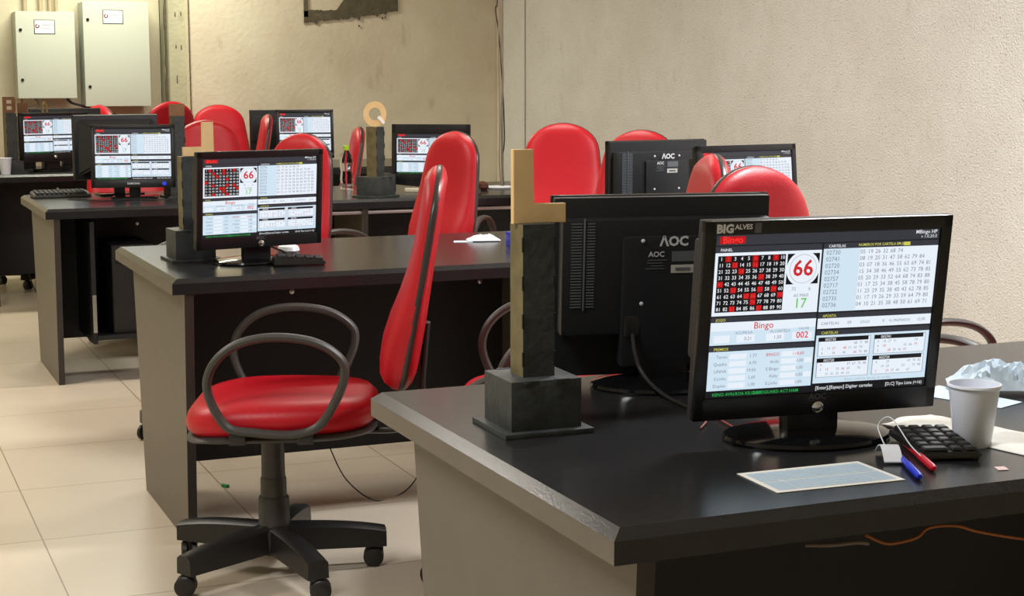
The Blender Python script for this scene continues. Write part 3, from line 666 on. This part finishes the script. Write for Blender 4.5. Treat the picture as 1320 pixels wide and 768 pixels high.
# ------------------------------------------------------------ letter towers
LET = {'L': [(-.5, 0), (.5, 0), (.5, .26), (-.12, .26), (-.12, 1), (-.5, 1)], 'I': [(-.3, 0), (.3, 0), (.3, 1), (-.3, 1)], 'J': [(-.5, 0), (.5, 0), (.5, 1), (.13, 1), (.13, .27), (-.5, .27)]}
def tower(x, y, rz, letter, lab, bw=.115, bh=.076, cw=.052, chh=.233, lw=.086, lh=.112, lm=None, lrot=None, ox=0, flange=True, hole=True):
    r = empty('letter_tower', (x, y, ZT), rz, lab, 'letter tower', 'black towers topped with gold letters')
    lm = lm or m_gold
    if flange: M().box((0, 0, .004), (bw+.030, bw+.030, .008), m_tower, .0015).build('base_plate', r)
    g = M().box((0, 0, .008+bh/2), (bw, bw, bh), m_tower, .002)
    for s_ in (-1, 1):
        for q in (-1, 1): g.box((s_*bw*.22, q*bw*.5, .006+bh), (bw*.2, .006, .006), m_tower, .001)
    g.build('base_box', r)
    g = M(); z0 = .008+bh; a = cw/2
    vs = [(-a, -a, z0), (a, -a, z0), (a, a, z0), (-a, a, z0), (-a, -a, z0+chh), (a, -a, z0+chh), (a, a, z0+chh), (-a, a, z0+chh)]
    g.raw(vs, [(0, 1, 5, 4), (1, 2, 6, 5), (2, 3, 7, 6), (4, 5, 6, 7)], m_tower); g.raw(vs, [(3, 0, 4, 7)], m_tower_lit)
    for k in range(4):
        for sx in (-1, 1): g.box((sx*a, -a-.0003, z0+chh*(.12+.25*k)), (.003, .003, .022), m_in, 0)
    g.build('column', r, smooth=False)
    z1 = z0+chh; rot = 0 if lrot is None else lrot; T = TR((ox, 0, z1), (0, 0, rot)) @ TR((0, .006, 0), (pi/2, 0, 0))
    g = M()
    if letter in LET: g.prism([(px*lw, py*lh) for px, py in LET[letter]], 0, .012, lm, T, .001)
    elif letter == 'O' or letter == '0':
        n = 36; R_ = lh/2; rx = lw/2; k = .52 if letter == 'O' else .40
        g.ring([(rx*cos(2*pi*i/n), R_+R_*sin(2*pi*i/n)) for i in range(n)], [(rx*k*cos(2*pi*i/n), R_+R_*(k if letter == 'O' else .62)*sin(2*pi*i/n)) for i in range(n)], 0, .012, lm, T)
        if letter == 'O': g.prism([(.1*lw, .35*lh), (.36*lw, .10*lh), (.44*lw, .17*lh), (.2*lw, .45*lh)], .0125, .016, m_paper, T)
    elif letter == 'B':
        w_, h_ = lw, lh; x0 = -w_/2
        for (a0, b0, a1, b1) in ((0, 0, .28, 1), (.28, 0, .8, .2), (.28, .42, .8, .58), (.28, .8, .8, 1)): g.prism([(x0+a0*w_, b0*h_), (x0+a1*w_, b0*h_), (x0+a1*w_, b1*h_), (x0+a0*w_, b1*h_)], 0, .012, lm, T)
        for b0, b1 in ((0, .58), (.42, 1)): g.prism([(x0+.72*w_, b0*h_), (x0+.9*w_, b0*h_+.0), (x0+w_, (b0+.12)*h_), (x0+w_, (b1-.12)*h_), (x0+.9*w_, b1*h_), (x0+.72*w_, b1*h_)], 0, .0118, lm, T)
    g.build('letter', r, smooth=False)
    return r
tower(.142, .572, -.02, 'L', 'tall black tower with gold letter L on the nearest desk', ox=.010)
tower(.135, 3.12, .05, 'J', 'black tower with gold letter behind the monitor on the second desk', bw=.12, bh=.085, cw=.055, chh=.215, lw=.093, lh=.10, ox=.03)
tower(1.44, 5.36, .62, 'O', 'black tower topped with a round gold O beside the water bottle', bw=.125, bh=.085, cw=.058, chh=.225, lw=.105, lh=.115, lrot=-1.0)
tower(.612, 5.72, .1, 'I', 'black tower with gold letter in shaded brown right of the blue-lit monitor', bw=.11, bh=.08, cw=.055, chh=.28, lw=.12, lh=.055, lm=m_gold_shade)
tower(.110, 8.08, .2, 'B', 'black tower with gold letter B in shaded brown at the far left', bw=.11, bh=.06, cw=.06, chh=.275, lw=.072, lh=.092, lm=m_gold_shade)
tower(.203, 8.26, .2, 'I', 'black tower with plain gold block in shaded brown beside the letter B', bw=.10, bh=.05, cw=.06, chh=.26, lw=.10, lh=.08, lm=m_gold_shade)
tower(.335, 8.31, .2, '0', 'narrow tower whose small gold O peeks above the leftmost screen', bw=.05, bh=.05, cw=.03, chh=.255, lw=.036, lh=.09, lm=mat('dull_gold', srgb(150, 120, 70)))

# ------------------------------------------------------------ things on the nearest desk
# white cup
r = empty('plastic_cup', (.687, .205, ZT), 0, 'white plastic cup standing on the napkin on the nearest desk', 'cup')
g = M(); prof = [(.0255, 0), (.0265, .001), (.0365, .086), (.0385, .087), (.0395, .089), (.0385, .092), (.0365, .092), (.035, .086), (.0245, .003), (.001, .003)]
g.lathe(prof, m_cup, n=40, cap=False); g.lathe([(.001, .0005), (.0255, .0005)], m_cup, n=40, cap=False); g.build('cup_body', r)
tag(r.children[0] if r.children else r)
# numeric keypad
r = empty('numeric_keypad', (.618, .205, ZT), radians(-18), 'black numeric keypad lying between the pens and the white cup', 'keypad')
g = M().hull8([(-.044, -.078, .004), (.044, -.078, .004), (.044, .074, .004), (-.044, .074, .004), (-.043, -.076, .013), (.043, -.076, .013), (.043, .072, .019), (-.043, .072, .019)], m_plast2, .003)
for x_ in (-.035, .035): g.box((x_, -.068, .003), (.01, .01, .006), m_in, .001)
g.build('body', r)
for row in range(6):
    for c in range(4):
        if row == 0 and c == 1: continue
        yy = -.062+row*.0232; zz = .0138+(yy+.076)*.006/.15
        wk = .037 if (row == 0 and c == 0) else .0175; xx = -.0305+c*.0203+(.010 if (row == 0 and c == 0) else 0)
        M().hull8([(xx-wk/2, yy-.0100, zz), (xx+wk/2, yy-.0100, zz), (xx+wk/2, yy+.0100, zz), (xx-wk/2, yy+.0100, zz), (xx-wk/2+.002, yy-.0080, zz+.0042), (xx+wk/2-.002, yy-.0080, zz+.0042), (xx+wk/2-.002, yy+.0085, zz+.0042), (xx-wk/2+.002, yy+.0085, zz+.0042)], m_key, .001).build('key', r)
# pens
def pen(a, b_, m, lab, tip):
    a, b_ = Vector(a), Vector(b_); v = b_-a; Ln = v.length; ang = math.atan2(v.y, v.x)
    r = empty('pen', a, ang, lab, 'pen')
    T = Matrix.Rotation(pi/2, 4, 'Y')
    M().lathe([(.003, 0), (.0042, .002), (.0042, Ln*.62)], m, n=14, T=T).build('barrel', r)
    M().lathe([(.0052, Ln*.60), (.0052, Ln*.97), (.003, Ln)], tip, n=14, T=T).build('cap', r)
pen((.598, .258, .756), (.530, .088, .756), m_redp, 'red pen leaning beside the black keypad', m_redp)
pen((.552, .215, .756), (.484, .058, .756), m_blue, 'blue pen with cap beside the red pen', m_blue)
# white tag with string
r = empty('paper_tag', (.522, .180, ZT), radians(-25), 'small curled white tag with a string left of the pens', 'tag')
pts = [(-.018+.0*i, 0, 0) for i in range(1)]
g = M(); n = 8; vs = []
for i in range(n+1):
    t = i/n; y_ = -.035+.07*t; z_ = .003+.016*math.sin(pi*t)
    vs += [(-.013, y_, z_), (.013, y_, z_), (.013, y_, z_+.0015), (-.013, y_, z_+.0015)]
fs = []
for i in range(n):
    for q in range(4): fs.append((i*4+q, i*4+(q+1) % 4, i*4+4+(q+1) % 4, i*4+4+q))
fs += [(0, 3, 2, 1), (n*4, n*4+1, n*4+2, n*4+3)]
g.raw(vs, fs, m_white); g.build('card', r)
M().tube(spline([(0, .03, .012), (-.005, .06, .035), (.01, .045, .05), (.03, -.0, .02), (.045, -.03, .006)]), .0009, m_white, 6).build('string', r)
# printed bingo sheet
r = empty('bingo_sheet', (.372, .130, ZT), 0, 'pale blue printed bingo sheet lying in front of the nearest monitor', 'paper')
q = [(-.097, -.052), (.098, -.060), (.100, .053), (-.093, .058)]
M().prism(q, .0004, .0010, m_paper).build('sheet', r, smooth=False)
g = M()
for i in range(6):
    for j in range(2):
        u0, u1 = .04+.154*i, .04+.154*i+.148; v0, v1 = .08+.43*j, .08+.43*j+.40
        def bl(u, v): 
            a = Vector(q[0]).lerp(Vector(q[1]), u); c = Vector(q[3]).lerp(Vector(q[2]), u); p_ = a.lerp(c, v); return (p_.x, p_.y, .0013)
        g.quad(bl(u0, v0), bl(u1, v0), bl(u1, v1), bl(u0, v1), m_ink)
        for k in range(1, 4):
            vv = v0+(v1-v0)*k/4; g.quad(*[(a[0], a[1], .0016) for a in (bl(u0, vv-.004), bl(u1, vv-.004), bl(u1, vv+.004), bl(u0, vv+.004))], m_bpaper)
g.build('printed_grid', r, smooth=False)
# napkin
def crumple(cx_, cy_, w_, d_, hgt, m, seed, rz, lab, name, cat, nx=22, ny=16, base=.002, edge=.25):
    rn = random.Random(seed); ph = [(rn.uniform(0, 6), rn.uniform(2, 9), rn.uniform(2, 9), rn.uniform(.3, 1)) for _ in range(7)]
    def hz(u, v):
        s_ = sum(a*abs(math.sin(f*u*3+g_*v*3+p)) for p, f, g_, a in ph)/sum(a for *_, a in ph)
        e = min(1, min(u, 1-u, v, 1-v)/edge); return base+hgt*s_*e
    vs = []; fs = []
    for k in range(2):
        for j in range(ny+1):
            for i in range(nx+1):
                u, v = i/nx, j/ny; jx = .02*math.sin(9*v+seed)*w_; jy = .03*math.sin(7*u+seed)*d_
                x_ = (u-.5)*w_+jx; y_ = (v-.5)*d_+jy
                vs.append((x_, y_, hz(u, v)-(.0012 if k else 0)))
    o_ = (nx+1)*(ny+1)
    for j in range(ny):
        for i in range(nx):
            a = j*(nx+1)+i; fs.append((a, a+1, a+nx+2, a+nx+1)); fs.append((o_+a+nx+1, o_+a+nx+2, o_+a+1, o_+a))
    bd = [i for i in range(nx+1)]+[j*(nx+1)+nx for j in range(1, ny+1)]+[ny*(nx+1)+i for i in range(nx-1, -1, -1)]+[j*(nx+1) for j in range(ny-1, 0, -1)]
    for i in range(len(bd)): a, c = bd[i], bd[(i+1) % len(bd)]; fs.append((c, a, o_+a, o_+c))
    o = M().raw(vs, fs, m).build(name, smooth=True, angle=.35); o.location = (cx_, cy_, ZT); o.rotation_euler = (0, 0, rz)
    return tag(o, lab, cat)
crumple(.735, .262, .115, .27, .007, m_paper, 4, .25, 'cream paper napkin spread under the white cup', 'napkin', 'napkin', edge=.1)
crumple(1.00, .520, .17, .12, .050, m_bpaper, 11, -.4, 'crumpled blue and white paper heap behind the white cup', 'crumpled_paper', 'paper', base=.012, edge=.30)
o = M().prism([(.84, .56), (.90, .40), (.965, .425), (.93, .60)], .7504, .7512, m_bpaper).build('paper_sheet', smooth=False); tag(o, 'flat pale sheet under the crumpled paper heap', 'paper')
o = M().prism([(.619, .064), (.634, .060), (.641, .078), (.626, .081)], .7503, .7510, mat('pink_paper', srgb(225, 195, 190), rough=.8)).build('paper_scrap', smooth=False); tag(o, 'tiny pinkish paper scrap near the right front edge of the nearest desk', 'paper scrap')
# cables
def cable(pts, r_, m, lab, n=8, cat='cable'): return tag(M().tube(spline(pts, n), r_, m, 8).build('cable'), lab, cat)
BK = Vector((.51, .80, 0))
cable([(.425, .79, .846), (.423, .775, .815), (.426, .755, .785), (.43, .70, .762), (.43, .62, .7545), (.44, .56, .7545), (.52, .52, .7545)], .0036, m_cable, 'thick black cable hanging from the back of the dark monitor')
tag(M().box((0, 0, 0), (.026, .016, .034), m_plast2, .003).build('cable_plug', loc=(.425, .797, .860)), 'black plug at the bottom of the dark monitor back', 'plug')
cable([(.50, .40, .80), (.53, .43, .77), (.60, .40, .756), (.62, .36, .754), (.66, .30, .754)], .002, m_cable, 'thin black cable from the nearest monitor to the keypad')
cable([(.37, .45, .7535), (.41, .50, .7535), (.44, .56, .7535), (.42, .42, .7535), (.46, .44, .7535)], .0013, mat('red_cable', srgb(150, 60, 50)), 'thin reddish cable tangle behind the nearest monitor stand')
cable([(.45, .13, 0.661), (.475, .12, 0.649), (.50, .12, 0.647), (.53, .12, 0.651), (.545, .12, 0.661), (.566, .12, 0.663), (.60, .12, 0.659), (.636, .12, 0.647), (.717, .12, 0.627), (.86, .14, 0.596), (1.1, .40, 0.561)], .0022, m_ocable, 'orange-brown cable sagging under the front edge of the nearest desk')
cable([(.36, .14, .654), (.39, .12, .656), (.43, .12, .655), (.455, .13, .648)], .0028, m_wcable, 'short pale cable end under the front edge of the nearest desk')
cable([(.55, 3.11, .14), (.57, 3.0, .06), (.64, 2.93, .004), (.76, 3.0, .004), (.85, 3.1, .05), (.86, 3.12, .14)], .002, m_cable, 'thin black cable looping onto the floor under the second desk')
cable([(.20, 8.27, .14), (.24, 8.2, .02), (.36, 8.15, .004), (.5, 8.2, .01)], .003, m_cable, 'thin black cable on the floor under the rearmost desk')
tag(M().tube([(.250, 3.30, .004), (.262, 3.275, .005)], .006, mat('green_plastic', srgb(20, 150, 80)), 8).build('clip'), 'tiny green plastic clip on the floor tiles under the second desk', 'clip')

# ------------------------------------------------------------ things on the second desk
r = empty('numeric_keypad', (.395, 2.86, ZT), radians(80), 'black numeric keypad beside the stand of the monitor on the second desk', 'keypad')
M().hull8([(-.044, -.075, .003), (.044, -.075, .003), (.044, .075, .003), (-.044, .075, .003), (-.042, -.072, .016), (.042, -.072, .016), (.042, .072, .026), (-.042, .072, .026)], m_plast2, .003).build('body', r)
for row in range(5):
    for c in range(4):
        yy = -.056+row*.027; xx = -.030+c*.020; zz = .0165+(yy+.072)*.01/.144
        M().box((xx, yy, zz+.003), (.016, .021, .006), m_key, .0015).build('key', r)
g = M(); g.lathe([(.03, 0), (.034, .006), (.030, .018), (.012, .026), (.001, .027)], m_white, n=24); o = g.build('computer_mouse', loc=(.46, 3.22, ZT)); o.scale = (1, 1.5, 1); tag(o, 'white computer mouse behind the monitor on the second desk', 'mouse')
crumple(1.14, 3.28, .11, .06, .022, m_white, 9, -.3, 'folded white cloth on the second desk beside the blue box', 'folded_cloth', 'cloth', base=.004)
r = empty('small_box', (1.19, 3.10, ZT), 0, 'small bright blue box on the second desk behind the gold L tower', 'box')
M().box((0, 0, .022), (.07, .05, .044), m_blue, .002).build('box_body', r)
M().lathe([(.004, .044), (.005, .05), (.003, .054)], m_redp, c=(-.02, 0, 0), n=10).build('tip', r)
M_ = M().prism([(1.03, 3.27), (1.09, 3.25), (1.11, 3.30), (1.05, 3.32)], .7504, .7512, m_bpaper).build('paper_sheet', smooth=False); tag(M_, 'small pale sheet beside the folded white cloth on the second desk', 'paper')
cable([(.33, 3.05, .80), (.40, 3.08, .77), (.42, 3.0, .757), (.36, 2.99, .757)], .003, m_cable, 'black cable behind the stand of the second desk monitor')

# ------------------------------------------------------------ things on the third desk
r = empty('water_bottle', (1.466, 5.90, ZT), 0, 'clear plastic water bottle with green cap on the third desk', 'bottle')
g = M(); pf = [(.030, 0), (.033, .006), (.033, .02), (.030, .03), (.033, .045), (.031, .07), (.029, .085), (.031, .10), (.034, .12), (.034, .14), (.026, .165), (.014, .185), (.012, .195)]
g.lathe(pf, m_clear, n=28); g.build('bottle_body', r)
M().lathe([(.0145, .190), (.0145, .212), (.012, .214)], m_green, n=20).build('cap', r)
def keyboard(x, y, rz, lab, w_=.36, d_=.13):
    r = empty('keyboard', (x, y, ZT), rz, lab, 'keyboard')
    M().hull8([(-w_/2, -d_/2, .002), (w_/2, -d_/2, .002), (w_/2, d_/2, .002), (-w_/2, d_/2, .002), (-w_/2+.003, -d_/2+.003, .014), (w_/2-.003, -d_/2+.003, .014), (w_/2-.003, d_/2-.003, .026), (-w_/2+.003, d_/2-.003, .026)], m_plast2, .003).build('body', r)
    g = M()
    for i in range(int(w_/.021)-1):
        for j in range(5):
            yy = -d_/2+.022+j*.0215; g.box((-w_/2+.022+i*.021, yy, .019+(yy+d_/2)*.09), (.017, .017, .006), m_key, .001)
    g.build('keys', r)
keyboard(.115, 5.95, .05, 'black keyboard on the far left corner of the third desk', .26)
g = M(); g.lathe([(.028, 0), (.032, .008), (.027, .022), (.01, .032), (.001, .033)], m_gloss, n=24); o = g.build('computer_mouse', loc=(.61, 5.50, ZT)); o.scale = (1, 1.6, 1); tag(o, 'black computer mouse right of the blue-lit monitor', 'mouse')
crumple(.66, 5.62, .10, .10, .02, m_white, 21, .2, 'white paper lying behind the black mouse on the third desk', 'paper_sheet', 'paper')
cable([(.12, 5.75, .7535), (.25, 5.60, .7535), (.38, 5.62, .7535), (.50, 5.56, .7535), (.58, 5.53, .76)], .0025, m_cable, 'black cable running under the blue-lit monitor')
o = M().lathe([(.001, .001), (.075, .001), (.078, .008), (.06, .011), (.001, .012)], m_white, n=32, cap=False).build('round_plate', loc=(2.17, 5.66, ZT)); tag(o, 'white round plate where the hanging cables meet the third desk', 'plate')
keyboard(1.80, 5.36, -.5, 'black keyboard in front of the old curved monitor', .28)
tag(M().box((0, 0, .045), (.10, .10, .09), m_plast2, .012).build('speaker', loc=(1.56, 5.62, ZT)), 'small black speaker behind the round O tower', 'speaker')
o = M().lathe([(.02, 0), (.032, .012), (.03, .03), (.012, .042), (.001, .043)], mat('brown_wood', srgb(90, 50, 35)), n=20).build('computer_mouse', loc=(2.05, 5.58, ZT)); tag(o, 'dark brown mouse beside the white round plate', 'mouse')
# hanging cables
cable([(2.185, 5.66, ZC), (2.187, 5.66, 1.6), (2.184, 5.66, 1.42), (2.193, 5.66, 1.3), (2.186, 5.66, 1.1), (2.190, 5.66, .762)], .005, m_wcable, 'grey cable hanging straight from the ceiling to the third desk')
cable([(2.176, 5.67, ZC), (2.172, 5.67, 1.75), (2.160, 5.67, 1.62), (2.176, 5.67, 1.50), (2.195, 5.67, 1.25), (2.205, 5.67, 1.0), (2.195, 5.67, .9), (2.20, 5.67, .762)], .003, m_cable, 'thin dark wavy cable hanging beside the straight grey one')
cable([(2.170, 5.65, ZC), (2.166, 5.65, 1.5), (2.172, 5.65, 1.1), (2.168, 5.65, .9), (2.178, 5.65, .762)], .0025, m_wcable, 'thin grey cable, leftmost of the three hanging over the third desk')

# ------------------------------------------------------------ rearmost desk
r = empty('plastic_cup', (.06, 7.92, ZT), 0, 'white cup at the far left end of the rearmost desk', 'cup')
M().lathe([(.026, 0), (.036, .09), (.038, .092), (.034, .09), (.024, .003), (.001, .003)], m_cup, n=24, cap=False).build('cup_body', r)
